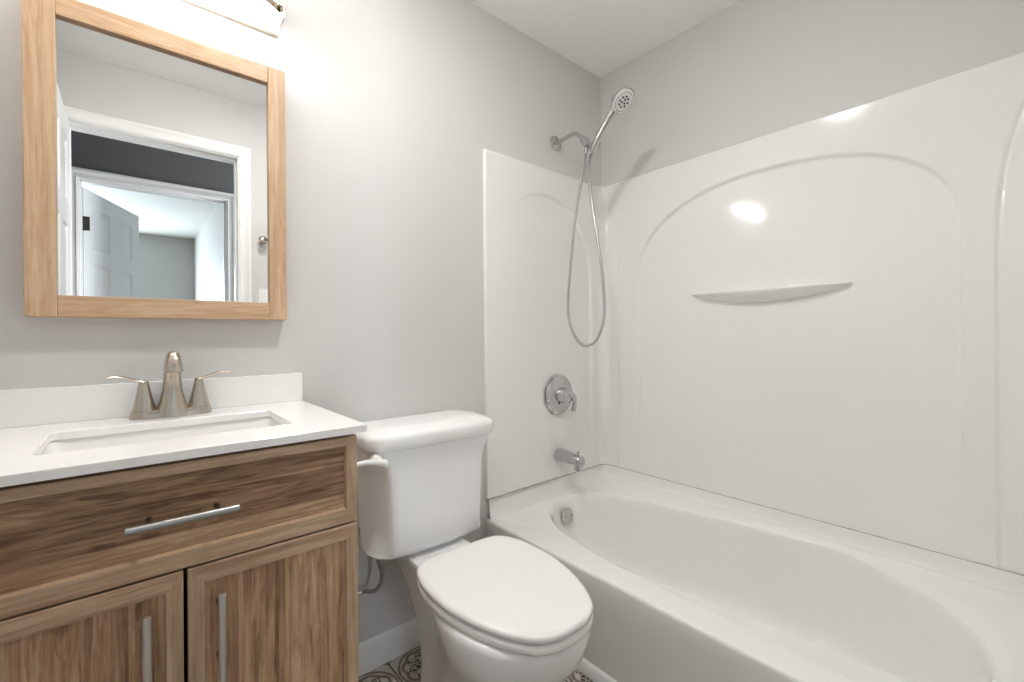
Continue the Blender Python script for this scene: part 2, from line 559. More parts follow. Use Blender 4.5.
R1 = [(1.172, .6), (1.176, .81), (1.184, .915), (1.2, 1.03), (1.226, 1.153), (1.272, 1.256), (1.338, 1.335), (1.45, 1.389), (1.555, 1.372), (1.627, 1.277),
      (1.675, 1.123), (1.706, .945), (1.768, .62), (1.790, .4), (1.792, .12), (1.76, .02), (1.6, -.005), (1.35, -.005), (1.21, .015), (1.172, .1), (1.172, .35)]
R2 = [(1.255, .538), (1.205, .805), (1.189, .915), (1.205, 1.03), (1.231, 1.152), (1.277, 1.253), (1.342, 1.331), (1.45, 1.384), (1.552, 1.368), (1.622, 1.274),
      (1.670, 1.122), (1.701, .944), (1.755, .62), (1.772, .40), (1.717, .233), (1.65, .142), (1.57, .075), (1.47, .05), (1.37, .075), (1.31, .15), (1.283, .265), (1.275, .398)]
CX, CY = 1.48, 0.70
N = 192


def star(ctrl):
    """closed smooth curve through ctrl, resampled at N equal angles about (CX, CY)"""
    n = len(ctrl); dense = []
    for i in range(n):
        p0, p1, p2, p3 = (Vector((*ctrl[(i + k - 1) % n], 0)) for k in range(4))
        for k in range(24):
            t = k / 24
            q = 0.5 * ((2 * p1) + (p2 - p0) * t + (2 * p0 - 5 * p1 + 4 * p2 - p3) * t * t + (3 * p1 - p0 - 3 * p2 + p3) * t ** 3)
            dense.append((math.atan2((q.y - CY), (q.x - CX)) % (2 * math.pi), math.hypot(q.x - CX, q.y - CY)))
    dense.sort()
    dense = [(dense[-1][0] - 2 * math.pi, dense[-1][1])] + dense + [(dense[0][0] + 2 * math.pi, dense[0][1])]
    out, j = [], 0
    for a in ANG:
        while dense[j + 1][0] < a: j += 1
        (a0, r0), (a1, r1) = dense[j], dense[j + 1]
        r = r0 + (r1 - r0) * (a - a0) / max(1e-9, a1 - a0)
        out.append((CX + r * math.cos(a), CY + r * math.sin(a)))
    return out


EX0, EX1, EY0, EY1 = 1.094, 1.812, YC + 0.022, 1.426
ANG = [2 * math.pi * i / N for i in range(N)]
for x in (EX0, EX1):
    for y in (EY0, EY1):
        ANG.append(math.atan2(y - CY, x - CX) % (2 * math.pi))
ANG.sort()


def rect_at(a, x0, x1, y0, y1):
    c, s = math.cos(a), math.sin(a); k = 1e9
    if c > 1e-9: k = min(k, (x1 - CX) / c)
    if c < -1e-9: k = min(k, (x0 - CX) / c)
    if s > 1e-9: k = min(k, (y1 - CY) / s)
    if s < -1e-9: k = min(k, (y0 - CY) / s)
    return CX + k * c, CY + k * s


outer = [rect_at(a, EX0, EX1, EY0, EY1) for a in ANG]
r1, r2 = star(R1), star(R2)
rings = [[(x, y, deck_z(x)) for x, y in outer],
         [(x + 0.012 * (x - CX) / abs(x - CX + 1e-6) * 0, y, deck_z(x)) for x, y in [(CX + (p[0] - CX) * 1.012, CY + (p[1] - CY) * 1.008) for p in r1]],
         [(x, y, deck_z(x) - 0.0008) for x, y in r1]]


def mixr(a, b, t): return [(p[0] + (q[0] - p[0]) * t, p[1] + (q[1] - p[1]) * t) for p, q in zip(a, b)]


def gap(p, q): return math.hypot(p[0] - q[0], p[1] - q[1])


for t in (0.35, 0.7, 1.0):
    mid = mixr(r1, r2, t)
    rings.append([(m[0], m[1], deck_z(p[0]) - 0.0008 - t * min(0.022, 0.003 + 0.18 * gap(p, q))) for m, p, q in zip(mid, r1, r2)])
edge = rings[-1]
for k, dz in ((0.990, 0.007), (0.980, 0.020), (0.972, 0.045), (0.955, 0.10), (0.935, 0.16), (0.91, 0.21), (0.88, 0.245), (0.83, 0.272), (0.75, 0.288), (0.6, 0.295), (0.3, 0.298), (0.05, 0.299)):
    rings.append([(CX + (x - CX) * k, CY + (y - CY) * k, z - dz if k > 0.9 else (TZ - 0.02) - dz + (z - TZ + 0.02) * max(0, (k - 0.6) / 0.4)) for x, y, z in edge])
tb = MB()
tb.loft(rings, False, True)
# upstand (tiling flange) along the three walls, with a cove
fl = [(EX0 + 0.004, EY1), (EX1, EY1), (EX1, EY0), (EX0 + 0.004, EY0)]
fl2 = [(EX0 + 0.004, 1.4445), (1.8465, 1.4445), (1.8465, YC + 0.0015), (EX0 + 0.004, YC + 0.0015)]


def flange(path, fn):
    rs = []
    for o, z in ((0, 0.0), (0.001, 0.006), (0.0035, 0.013), (0.0065, 0.030), (0.009, 0.060), (0.0105, 0.078), (0.014, 0.081), (0.019, 0.081)):
        rs.append(fn(o, z))
    return rs


nS = 40
path = []
for i in range(nS + 1): path.append((EX0 + (EX1 - EX0) * i / nS, EY1, 0, 1))
for i in range(1, 9):
    a = math.radians(90 - 90 * i / 9); path.append((EX1, EY1, math.cos(a), math.sin(a)))
for i in range(nS + 1): path.append((EX1, EY1 + (EY0 - EY1) * i / nS, 1, 0))
for i in range(1, 9):
    a = math.radians(-90 * i / 9); path.append((EX1, EY0, math.cos(a), math.sin(a)))
for i in range(nS + 1): path.append((EX1 + (EX0 - EX1) * i / nS, EY0, 0, -1))
frs = []
for o, z in ((0, 0.0), (0.001, 0.006), (0.0035, 0.013), (0.0065, 0.030), (0.009, 0.060), (0.0105, 0.076), (0.013, 0.080), (0.019, 0.080)):
    frs.append([(x + nx * o, y + ny * o, min(deck_z(x) + z, 0.449) if z > 0.07 else deck_z(x) + z * (0.447 - deck_z(x)) / 0.08) for x, y, nx, ny in path])
tb.loft(frs, False, False, closed=False)
# rolled front edge and apron
ap = [(1.094, TZ), (1.0895, TZ - 0.0012), (1.086, TZ - 0.004), (1.0842, TZ - 0.008), (1.0838, TZ - 0.014), (1.0865, TZ - 0.05), (1.099, 0.25), (1.114, 0.12), (1.124, 0.045), (1.128, 0.0)]
tb.loft([[(x, y, z) for x, z in ap] for y in [EY0 - 0.0195 + (1.4445 - EY0 + 0.0195) * i / 24 for i in range(25)]], False, False, closed=False)
tb.build('shell', M_tub, tub, smooth=50)
ov = MB().lathe([(0.0005, 0.010), (0.020, 0.0098), (0.031, 0.008), (0.036, 0.004), (0.036, 0.0)], (1.463, 1.3475, 0.304), (0.0, -1, 0.16), 36)
for sx in (-1, 1):
    ov.lathe([(0.004, 0.0), (0.004, 0.0125), (0.0005, 0.0135)], (1.463 + sx * 0.018, 1.3475, 0.304), (0, -1, 0.16), 10)
oo = ov.build('overflow_cover', M_chrome, tub)
oo['label'] = 'round chrome overflow cover'

# ------------------------------------------------------------------ surround panels
ZS0, ZS1 = 0.449, 1.867
PT = 0.016


def ellipse_sd(u, z, c, a, zs, b, n=2.0):
    """approximate distance inside an arch: straight legs below zs, (super)ellipse above"""
    if z <= zs: return a - abs(u - c)
    x, w = abs(u - c) / a, (z - zs) / b
    r = (x ** n + w ** n) ** (1 / n)
    if r < 1e-3: return b
    g = math.hypot((x / r) ** (n - 1) / a, (w / r) ** (n - 1) / b)
    return (1 - r) / g


def corner_sd(d, z, w=0.113):
    """distance inside the corner column's curved outline; d = distance from the corner"""
    c = w if z < 1.35 else w * math.sqrt(max(0, 1 - ((z - 1.35) / 0.46) ** 2))
    return c - d


def disp_long(y, z):
    dd = 0.0135 * sstep(-0.006, 0.006, ellipse_sd(y, z, 0.675, 0.543, 1.40, 0.337, 2.5 if y < 0.675 else 2.05)) * sstep(0.50, 0.95, z)
    for d, k, w in ((y - YC, 1.0, 0.122), (YA - y, 0.5, 0.113)):
        if d < 0.25 and z < 1.82:
            s = corner_sd(d, z, w)
            dd += k * (0.0045 * math.exp(-(s / 0.005) ** 2) + 0.003 * sstep(-0.004, 0.004, s))
    return dd


def disp_end(u, z):
    """u measured from the open edge of the end panel"""
    x = 1.083 + u
    return 0.011 * sstep(-0.006, 0.006, ellipse_sd(x, z, 1.43, 0.312, 1.385, 0.362)) * sstep(1.20, 1.48, x) * sstep(0.5, 0.95, z)


def zlist(n): return [ZS0 + (ZS1 - 0.006 - ZS0) * i / n for i in range(n + 1)]


# long panel with coved corners
pl = MB()
R = 0.040
sec = []
for i in range(9):
    a = math.radians(90 * i / 8)
    sec.append((XB - PT - R + R * math.sin(a), YA - PT - R + R * math.cos(a), math.sin(a), math.cos(a)))
ny = 330
y0, y1 = YA - PT - R, YC + PT + R
for i in range(1, ny): sec.append((XB - PT, y0 + (y1 - y0) * i / ny, 1, 0))
for i in range(9):
    a = math.radians(90 * i / 8)
    sec.append((XB - PT - R + R * math.cos(a), YC + PT + R - R * math.sin(a), math.cos(a), -math.sin(a)))
rows = [[(x + nx * disp_long(y, z) * (1 if abs(nx) > 0.99 else 0), y + nyy * 0, z) for x, y, nx, nyy in sec] for z in zlist(330)]
for o, z in ((0.0008, ZS1 - 0.003), (0.003, ZS1 - 0.0005), (0.006, ZS1), (0.0155, ZS1)):
    rows.append([(x + nx * o, y + nyy * o, z) for x, y, nx, nyy in sec])
pl.loft(rows, False, False, closed=False)
long_p = thing('surround_panel', (XB, 0.69, ZS0), 'white glossy long wall panel beside the tub with arched recess and shelf', 'shower wall panel', 'shower surround panels')
pl.build('panel', M_acrylic, long_p, smooth=60)
# moulded crescent shelf
sh = MB()
rs = []
nsh = 48
for i in range(nsh + 1):
    u = -1 + 2 * i / nsh
    y = 0.672 + u * 0.279
    k = max(0.0, 1 - u * u) ** 0.8
    d, drop = 0.046 * k + 0.0006, 0.046 * k + 0.0008
    xw = XB - PT + 0.014
    ring = [(xw, y, 1.282), (xw - 0.0135 - d * 0.75, y, 1.282), (xw - 0.0135 - d * 0.96, y, 1.2805), (xw - 0.0135 - d, y, 1.2805 - 0.10 * drop), (xw - 0.0135 - d * 0.93, y, 1.2805 - 0.25 * drop),
            (xw - 0.0135 - d * 0.55, y, 1.2805 - 0.62 * drop), (xw - 0.0135 - d * 0.15, y, 1.2805 - 0.95 * drop), (xw, y, 1.2805 - 1.05 * drop)]
    rs.append(ring)
sh.loft(rs, True, True)
sh.build('shelf', M_acrylic, long_p, smooth=50)


def end_panel(name, flip, label):
    mb = MB()
    L = 0.724
    us = [L * i / 170 for i in range(171)]
    pre = [(0.0, 0.0155), (0.0, 0.005), (0.0012, 0.0018), (0.004, 0.0)]      # rounded open edge: (u, back offset)
    def P(u, off, z):
        y = (YA - PT + off) if not flip else (YC + PT - off)
        return (1.083 + u, y, z)
    rows = []
    for z in zlist(230):
        rows.append([P(u, o, z) for u, o in pre] + [P(u, disp_end(u, z), z) for u in us if u > 0.005])
    for o, z in ((0.0008, ZS1 - 0.003), (0.003, ZS1 - 0.0005), (0.006, ZS1), (0.0155, ZS1)):
        rows.append([P(u, max(o, q), z) for u, q in pre] + [P(u, o, z) for u in us if u > 0.005])
    mb.loft(rows, False, False, closed=False)
    # overlap lip where the end panel laps the coved corner
    t = thing(name, (1.44, YA if not flip else YC, ZS0), label, 'shower wall panel', 'shower surround panels')
    mb.build('panel', M_acrylic, t, smooth=60)
    lip = MB()
    zz = [ZS0 + 0.001, ZS1 - 0.004]
    lip.loft([[P(L - 0.004, 0.004, z), P(L - 0.003, -0.0012, z), P(L, -0.002, z), P(L + 0.0025, -0.0008, z), P(L + 0.003, 0.004, z)] for z in zz], True, True)
    lip.build('overlap_lip', M_acrylic, t, smooth=60)
    return t


end_panel('surround_panel', False, 'white glossy narrow wall panel behind the bath spout and shower valve')
end_panel('surround_panel', True, 'white glossy narrow wall panel at the foot of the tub, opposite the spout')
# caulk bead between tub and panels
cb = MB()
cp = [(1.090, YA - PT), (XB - PT - 0.038, YA - PT)]
for i in range(1, 8):
    a = math.radians(90 * i / 8); cp.append((XB - PT - 0.038 + 0.038 * math.sin(a), YA - PT - 0.038 + 0.038 * math.cos(a)))
cp += [(XB - PT, YA - PT - 0.038), (XB - PT, YC + PT + 0.038), (XB - PT - 0.038, YC + PT), (1.090, YC + PT)]
cpts = []
for i in range(len(cp) - 1):
    (x0, y0_), (x1, y1_) = cp[i], cp[i + 1]
    k = max(1, int(math.hypot(x1 - x0, y1_ - y0_) / 0.02))
    cpts += [(x0 + (x1 - x0) * j / k, y0_ + (y1_ - y0_) * j / k, ZS0 - 0.0005 + 0.0009 * math.sin(j * 1.7)) for j in range(k)]
cpts.append((*cp[-1], ZS0))
cbo = cb.tube(cpts, 0.0028, 8).build('caulk_bead', M_caulk, tub)

# ------------------------------------------------------------------ shower arm, hand shower, hose
XS = 1.507
t = thing('shower_mount', (XS, YA, 2.008), 'chrome bent shower pipe with round flange on the grey wall', 'shower pipe')
MB().lathe([(0.034, 0.0), (0.034, 0.003), (0.031, 0.007), (0.020, 0.010), (0.0125, 0.012), (0.0115, 0.020)], (XS, YA, 2.008), (0, -1, 0), 40).build('flange', M_chrome, t)
armp = smooth_path([(XS, 1.440, 2.007), (XS, 1.402, 2.008), (XS, 1.345, 2.013), (XS, 1.315, 2.007), (XS, 1.290, 1.985), (XS, 1.268, 1.957)], 8)
MB().tube(armp, 0.0088, 18).build('pipe', M_chrome, t)
hd = MB().tube([(XS, 1.276, 1.967), (XS, 1.270, 1.960), (XS, 1.262, 1.950), (XS, 1.252, 1.937), (XS, 1.246, 1.929)], [0.0145, 0.0165, 0.0165, 0.0145, 0.012], 20)
hd.tube([(XS - 0.022, 1.250, 1.934), (XS + 0.022, 1.250, 1.934)], [0.010, 0.010], 18)
hd.tube([(XS, 1.252, 1.936), (XS, 1.233, 1.922), (XS, 1.2255, 1.917)], [0.011, 0.012, 0.012], 16)
hd.tube([(XS, 1.256, 1.940), (XS, 1.258, 1.915), (XS, 1.260, 1.905)], [0.009, 0.009, 0.008], 14)
hd.build('swivel_holder', M_chrome, t)

t = thing('hand_shower', (XS, 1.227, 1.898), 'chrome hand shower held up at an angle on the shower arm', 'shower head')
hax = Vector((0, 1.088 - 1.222, 2.056 - 1.905)).normalized()
hb0 = Vector((XS, 1.218, 1.906))
hp = [hb0 + hax * d for d in (-0.014, 0.0, 0.02, 0.06, 0.11, 0.145, 0.172)]
hcurve = [p + Vector((0, 0.006, 0.005)) * math.sin(i / 6 * math.pi) for i, p in enumerate(hp)]
MB().tube(hcurve, [0.0110, 0.0145, 0.0155, 0.0155, 0.0160, 0.0180, 0.0195], 20).build('handle', M_chrome, t)
fn = Vector((-0.10, -0.66, -0.75)).normalized()
hc = Vector((XS, 1.073, 2.060))
MB().lathe([(0.0005, -0.022), (0.020, -0.021), (0.040, -0.013), (0.051, -0.003), (0.054, 0.006), (0.053, 0.011), (0.049, 0.0135)], hc, fn, 48, caps=True).build('head', M_chrome, t)
fp = MB().lathe([(0.047, 0.012), (0.047, 0.0150), (0.045, 0.0165), (0.028, 0.0172), (0.0265, 0.0165), (0.0245, 0.0172), (0.0005, 0.0178)], hc, fn, 48)
fpo = fp.build('spray_face', M_spray, t)
fpo['label'] = 'grey spray face with dark nozzles'
_a = fn.cross(Vector((0, 0, 1))).normalized(); _b = fn.cross(_a)
nz = MB()
for k in range(8):
    a = 2 * math.pi * k / 8
    nz.lathe([(0.0042, 0.0), (0.0042, 0.0032), (0.0005, 0.0036)], hc + fn * 0.0162 + (_a * math.cos(a) + _b * math.sin(a)) * 0.0205, fn, 12)
for k in range(3):
    a = 2 * math.pi * k / 3 + 0.4
    nz.lathe([(0.0042, 0.0), (0.0042, 0.0032), (0.0005, 0.0036)], hc + fn * 0.0162 + (_a * math.cos(a) + _b * math.sin(a)) * 0.0085, fn, 12)
for k in range(26):
    a = 2 * math.pi * k / 26
    nz.lathe([(0.0018, 0.0), (0.0018, 0.0028), (0.0004, 0.003)], hc + fn * 0.0158 + (_a * math.cos(a) + _b * math.sin(a)) * 0.038, fn, 8)
nz.build('nozzles', M_black, fpo)
hose_pts = [(XS, 1.2600, 1.904), (XS, 1.268, 1.865), (XS, 1.292, 1.775), (XS, 1.326, 1.625), (XS, 1.357, 1.405), (XS + 0.004, 1.376, 1.224), (XS + 0.006, 1.349, 1.123),
            (XS + 0.006, 1.286, 1.065), (XS + 0.006, 1.213, 1.092), (XS + 0.004, 1.172, 1.193), (XS, 1.175, 1.341), (XS, 1.203, 1.536), (XS, 1.234, 1.714), (XS, 1.243, 1.830), (XS, 1.237, 1.872), (XS, 1.228, 1.892)]
hpth = smooth_path(hose_pts, 44)
rr = [0.0062 + 0.0008 * math.sin(i * 2.2) for i in range(len(hpth))]
ho = MB().tube(hpth, rr, 12).build('shower_hose', M_hose)
tag(ho, 'flexible steel shower hose hanging in a long loop under the hand shower', 'hose')

# ------------------------------------------------------------------ valve and spout
t = thing('shower_valve', (1.504, YA - PT, 0.832), 'round chrome shower valve with lever above the bath spout', 'shower valve')
MB().lathe([(0.091, 0.0), (0.091, 0.003), (0.086, 0.008), (0.070, 0.013), (0.045, 0.016), (0.042, 0.017)], (1.504, YA - PT + 0.002, 0.832), (0, -1, 0), 64).build('escutcheon', M_chrome, t)
MB().lathe([(0.036, 0.0), (0.036, 0.014), (0.033, 0.020), (0.032, 0.040), (0.030, 0.050), (0.022, 0.056), (0.0005, 0.058)], (1.504, YA - PT - 0.012, 0.832), (0, -1, 0), 40).build('hub', M_chrome, t)
lv = smooth_path([(1.502, 1.382, 0.838), (1.512, 1.368, 0.838), (1.525, 1.360, 0.828), (1.532, 1.358, 0.808), (1.533, 1.361, 0.784), (1.531, 1.367, 0.762)], 8)
MB().tube(lv, [0.020 - 0.0095 * min(1, i / 24) for i in range(len(lv))], 18).build('lever', M_chrome, t)
t = thing('bath_spout', (1.500, YA - PT, 0.556), 'chrome bath spout with diverter pin below the shower valve', 'bath spout')
sp = MB()
rings = []
for y, w, top, bot in ((1.4295, .029, .584, .527), (1.424, .030, .585, .526), (1.405, .029, .584, .528), (1.36, .0275, .580, .529), (1.325, .0265, .577, .528), (1.303, .026, .574, .526), (1.294, .0245, .570, .524), (1.290, .020, .564, .526)):
    ring = []
    for k in range(28):
        a = 2 * math.pi * k / 28
        cx_, sz = math.cos(a), math.sin(a)
        ex = 0.8
        ring.append((1.500 + w * math.copysign(abs(cx_) ** ex, cx_), y, (top + bot) / 2 + (top - bot) / 2 * math.copysign(abs(sz) ** ex, sz)))
    rings.append(ring)
sp.loft(rings)
sp.loft([rrect(1.483, 1.517, 1.294, 1.330, 0.010, z, 6) for z in (0.535, 0.510, 0.5095)], True, True)
sp.build('body', M_chrome, t, smooth=45)
MB().lathe([(0.0035, 0.0), (0.0035, 0.012), (0.0065, 0.014), (0.0065, 0.020), (0.0005, 0.021)], (1.500, 1.312, 0.571), (0, 0, 1), 18).build('diverter_pin', M_chrome, t)

# ------------------------------------------------------------------ toilet
TX = 0.742
toilet = thing('toilet', (TX, 1.05, 0), 'white two-piece toilet with its lid down, between vanity and tub', 'toilet')


def blob(z, yf, yb, hb, hd_, yc, n=26, y_neck=1.20):
    """plan outline of the bowl at height z: oval front (half width hb) necking to a straight deck (hd_)"""
    half = []
    for i in range(n + 1):
        a = math.pi / 2 * i / n
        half.append((hb * math.sin(a), yc - (yc - yf) * math.cos(a)))
    m = 14
    for i in range(1, m + 1):
        y = yc + (y_neck - yc) * i / m
        k = 0.5 - 0.5 * math.cos(math.pi * i / m)
        half.append((hb + (hd_ - hb) * k, y))
    for i in range(1, 8):
        half.append((hd_, y_neck + (yb - 0.03 - y_neck) * i / 7))
    for i in range(1, 7):
        a = math.pi / 2 * i / 6
        half.append((hd_ - 0.03 + 0.03 * math.cos(a), yb - 0.03 + 0.03 * math.sin(a)))
    pts = [(TX + x, y, z) for x, y in half] + [(TX - x, y, z) for x, y in reversed(half[1:])]
    return pts


bw = MB()
lev = [(0.0, .865, 1.27, .104, .066, 1.05), (0.012, .86, 1.275, .108, .069, 1.05), (0.03, .865, 1.27, .104, .066, 1.05), (0.09, .872, 1.27, .096, .062, 1.04), (0.15, .852, 1.28, .099, .062, 1.01),
       (0.20, .815, 1.29, .111, .064, .975), (0.25, .768, 1.31, .129, .068, .945), (0.29, .726, 1.33, .147, .074, .92), (0.325, .694, 1.345, .163, .081, .905), (0.355, .676, 1.36, .174, .088, .90), (0.385, .666, 1.385, .181, .096, .90),
       (0.408, .661, 1.405, .184, .103, .90), (0.420, .663, 1.405, .182, .105, .90), (0.426, .671, 1.40, .175, .101, .90)]
bw.loft([blob(*l) for l in lev], True, True)
bw.loft([rrect(TX - .103 + i, TX + .103 - i, 1.262 + i, 1.405 - i, 0.03, z, 6) for z, i in ((0.415, 0), (0.432, 0), (0.436, 0.003), (0.438, 0.008))])
bw.build('bowl', M_china, toilet, smooth=50)


EGG = [(0.0, .655), (.035, .6575), (.061, .665), (.083, .677), (.099, .690), (.119, .718), (.138, .752), (.156, .797), (.169, .840), (.181, .897), (.184, .955), (.182, 1.005), (.178, 1.040),
       (.169, 1.074), (.158, 1.098), (.141, 1.119), (.117, 1.131), (.085, 1.135), (.045, 1.136), (0.0, 1.136)]
SX, SR = 0.743, math.radians(1.6)      # the seat sits a touch askew on the bowl


def seat_ring(z, inset, n=0):
    """egg outline of the seat: oval front, nearly straight back with rounded corners"""
    path = smooth_path([(x, y, 0) for x, y in EGG], 4)
    half = []
    for i, p in enumerate(path):
        t = path[min(i + 1, len(path) - 1)] - path[max(i - 1, 0)]
        nx, ny_ = -t.y, t.x
        l_ = math.hypot(nx, ny_)
        half.append((max(0.0, p.x + nx / l_ * inset) if 0 < i < len(path) - 1 else 0.0, p.y + ny_ / l_ * inset))
    pts = half + [(-x, y) for x, y in reversed(half[1:-1])]
    c, q = math.cos(SR), math.sin(SR)
    return [(SX + c * x + q * (y - 0.95), 0.95 - q * x + c * (y - 0.95), z) for x, y in pts]


st_ = MB()
st_.loft([seat_ring(0.4285, 0.008), seat_ring(0.429, 0.003), seat_ring(0.433, 0.0), seat_ring(0.444, 0.0), seat_ring(0.4475, 0.002), seat_ring(0.4495, 0.008)])
st_.build('seat', M_seat, toilet, smooth=60)
ld = MB()
lr = [seat_ring(0.4530, 0.010), seat_ring(0.4535, 0.004), seat_ring(0.4560, 0.0005), seat_ring(0.4640, 0.0), seat_ring(0.4680, 0.002), seat_ring(0.4710, 0.006), seat_ring(0.4725, 0.013)]
for k, z in ((0.9, 0.4733), (0.7, 0.4739), (0.4, 0.4743), (0.1, 0.4745)):
    lr.append([(SX + (x - SX) * k, 0.93 + (y - 0.93) * k, z) for x, y, _ in lr[6]])
ld.loft(lr)
ld.build('lid', M_seat, toilet, smooth=60)
for sx in (-1, 1):
    hg = MB()
    hg.loft([rrect(TX + sx * 0.075 - 0.022, TX + sx * 0.075 + 0.022, 1.118, 1.155, 0.012, z, 5) for z in (0.4255, 0.444, 0.451, 0.453)])
    hg.build('seat_hinge', M_seat, toilet, smooth=50)


def tank_ring(z, hw, yf, yb, bow, rc, n=10, cham=0.0):
    """rounded rectangle with a bowed front"""
    ring = []
    base = rrect(TX - hw, TX + hw, yf, yb, rc, z, n)
    if cham > 0:
        # front corners become creased flanks (blended in by cham)
        rx, ry = 0.052, 0.125
        for i in range(n + 1):
            q = i / n
            for idx, sx, w in ((2 * (n + 1) + i, -1, q), (3 * (n + 1) + i, 1, 1 - q)):
                w2 = min(1.0, w / 0.92) if w < 0.92 else 1.0
                px = TX + sx * (hw - rx * w2 - max(0, w - 0.92) * 0.05)
                py = yf + ry * (1 - w2) + (0.0015 if 0.8 < w < 0.93 else 0.0)
                x0, y0, _ = base[idx]
                base[idx] = (x0 + (px - x0) * cham, y0 + (py - y0) * cham, z)
    for x, y, zz in base:
        if y < (yf + yb) / 2:
            y -= bow * (1 - ((x - TX) / hw) ** 2)
        ring.append((x, y, zz))
    # densify the long front edge so that it can bow
    out = []
    for i, p in enumerate(ring):
        q = ring[(i + 1) % len(ring)]
        out.append(p)
        if abs(p[0] - q[0]) > 0.15:
            for k in range(1, 14):
                x = p[0] + (q[0] - p[0]) * k / 14
                y = (yf if p[1] < (yf + yb) / 2 else yb)
                if p[1] < (yf + yb) / 2: y = yf - bow * (1 - ((x - TX) / hw) ** 2)
                out.append((x, y, z))
    return out


tk = MB()
tl = [(0.4385, .186, 1.262, 1.412, .010, .06), (0.441, .200, 1.252, 1.424, .014, .06), (0.447, .208, 1.246, 1.430, .016, .064), (0.46, .212, 1.243, 1.432, .017, .07), (0.52, .2145, 1.241, 1.432, .018, .078),
      (0.60, .217, 1.239, 1.432, .019, .07), (0.68, .219, 1.238, 1.432, .020, .06), (0.70, .2194, 1.238, 1.432, .020, .058), (0.715, .2196, 1.2375, 1.432, .0205, .055), (0.728, .2198, 1.237, 1.432, .0205, .053), (0.74, .220, 1.237, 1.432, .021, .05), (0.772, .221, 1.237, 1.432, .021, .045)]
tk.loft([tank_ring(*l, cham=0.9 * (1 - sstep(0.68, 0.755, l[0])) * sstep(0.436, 0.47, l[0])) for l in tl])
tk.build('tank', M_china, toilet, smooth=50)
lidm = MB()
ll = [(0.773, .222, 1.236, 1.434, .022, .04), (0.774, .227, 1.229, 1.436, .023, .045), (0.779, .232, 1.224, 1.438, .024, .05), (0.790, .2340, 1.221, 1.439, .024, .05), (0.806, .2340, 1.221, 1.439, .024, .05),
      (0.814, .232, 1.223, 1.437, .024, .05), (0.820, .226, 1.228, 1.433, .023, .048), (0.826, .212, 1.243, 1.428, .022, .045), (0.8305, .198, 1.262, 1.423, .021, .042), (0.8325, .193, 1.268, 1.421, .021, .04), (0.8335, .189, 1.272, 1.419, .021, .04), (0.8345, .15, 1.30, 1.40, .015, .03)]
lidm.loft([tank_ring(*l) for l in ll])
lidm.build('tank_lid', M_china, toilet, smooth=50)
fl_ = smooth_path([(0.455, 1.196, 0.761), (0.475, 1.196, 0.763), (0.498, 1.194, 0.762), (0.519, 1.193, 0.758), (0.534, 1.195, 0.752), (0.5405, 1.199, 0.749)], 6)
nfl = len(fl_)
flv = MB().tube(fl_, [0.0065 + 0.0085 * (i / (nfl - 1)) ** 1.2 if i < nfl - 3 else 0.0140 - 0.0035 * (i - nfl + 3) for i in range(nfl)], 18, flat=0.9)
flv.tube([(0.529, 1.196, 0.754), (0.531, 1.215, 0.754), (0.534, 1.236, 0.754), (0.538, 1.252, 0.754)], [0.011, 0.012, 0.016, 0.017], 18)
fo = flv.build('flush_lever', M_seat, toilet)
# water supply
t = thing('water_supply', (0.585, 1.345, 0.20), 'thin braided water supply hose curving under the toilet tank', 'water supply hose')
MB().lathe([(0.013, 0.0), (0.015, 0.002), (0.015, 0.020), (0.011, 0.024), (0.009, 0.040)], (0.576, 1.305, 0.4375), (0, 0, -1), 12).build('coupling_nut', M_hose, t)
sup = smooth_path([(0.576, 1.305, 0.405), (0.580, 1.308, 0.375), (0.582, 1.325, 0.338), (0.575, 1.355, 0.306), (0.560, 1.392, 0.294), (0.535, 1.402, 0.290), (0.500, 1.404, 0.284), (0.468, 1.406, 0.262), (0.450, 1.407, 0.225), (0.448, 1.407, 0.200)], 8)
MB().tube(sup, 0.0066, 12).build('hose', M_hose, t)
vv = MB().lathe([(0.026, 0.0), (0.026, 0.003), (0.012, 0.008), (0.009, 0.010), (0.009, 0.028), (0.013, 0.030), (0.013, 0.052), (0.008, 0.056)], (0.448, YA, 0.19), (0, -1, 0), 24)
vv.tube([(0.448, 1.407, 0.190), (0.448, 1.407, 0.205)], 0.008, 14)
vv.build('shutoff_valve', M_chrome, t)

# ------------------------------------------------------------------ vanity cabinet
VX0, VX1, VYF = -0.237, 0.369, 0.952
van = thing('vanity_cabinet', (0.066, 1.2, 0), 'brown oak vanity cabinet with one drawer and two doors, under white countertop', 'vanity cabinet')
bd_ = MB()
bd_.box(VX0, VX0 + 0.016, VYF + 0.021, YA - 0.0165, 0.0, 0.9035, 1)
bd_.box(VX1 - 0.016, VX1, VYF + 0.021, YA - 0.0165, 0.0, 0.9035, 1)
bd_.box(VX0 + 0.016, VX1 - 0.016, VYF + 0.022, VYF + 0.036, 0.685, 0.9035, 0)
bd_.box(VX0 + 0.016, VX1 - 0.016, VYF + 0.036, YA - 0.02, 0.10, 0.118, 0)
bd_.box(VX0 + 0.016, VX1 - 0.016, VYF + 0.075, VYF + 0.09, 0.0, 0.10, 0)
bd_.box(VX0 + 0.016, VX1 - 0.016, YA - 0.026, YA - 0.018, 0.118, 0.9035, 0)
bd_.build('carcass', [M_inside, M_fr_v], van, smooth=0, weld=False)


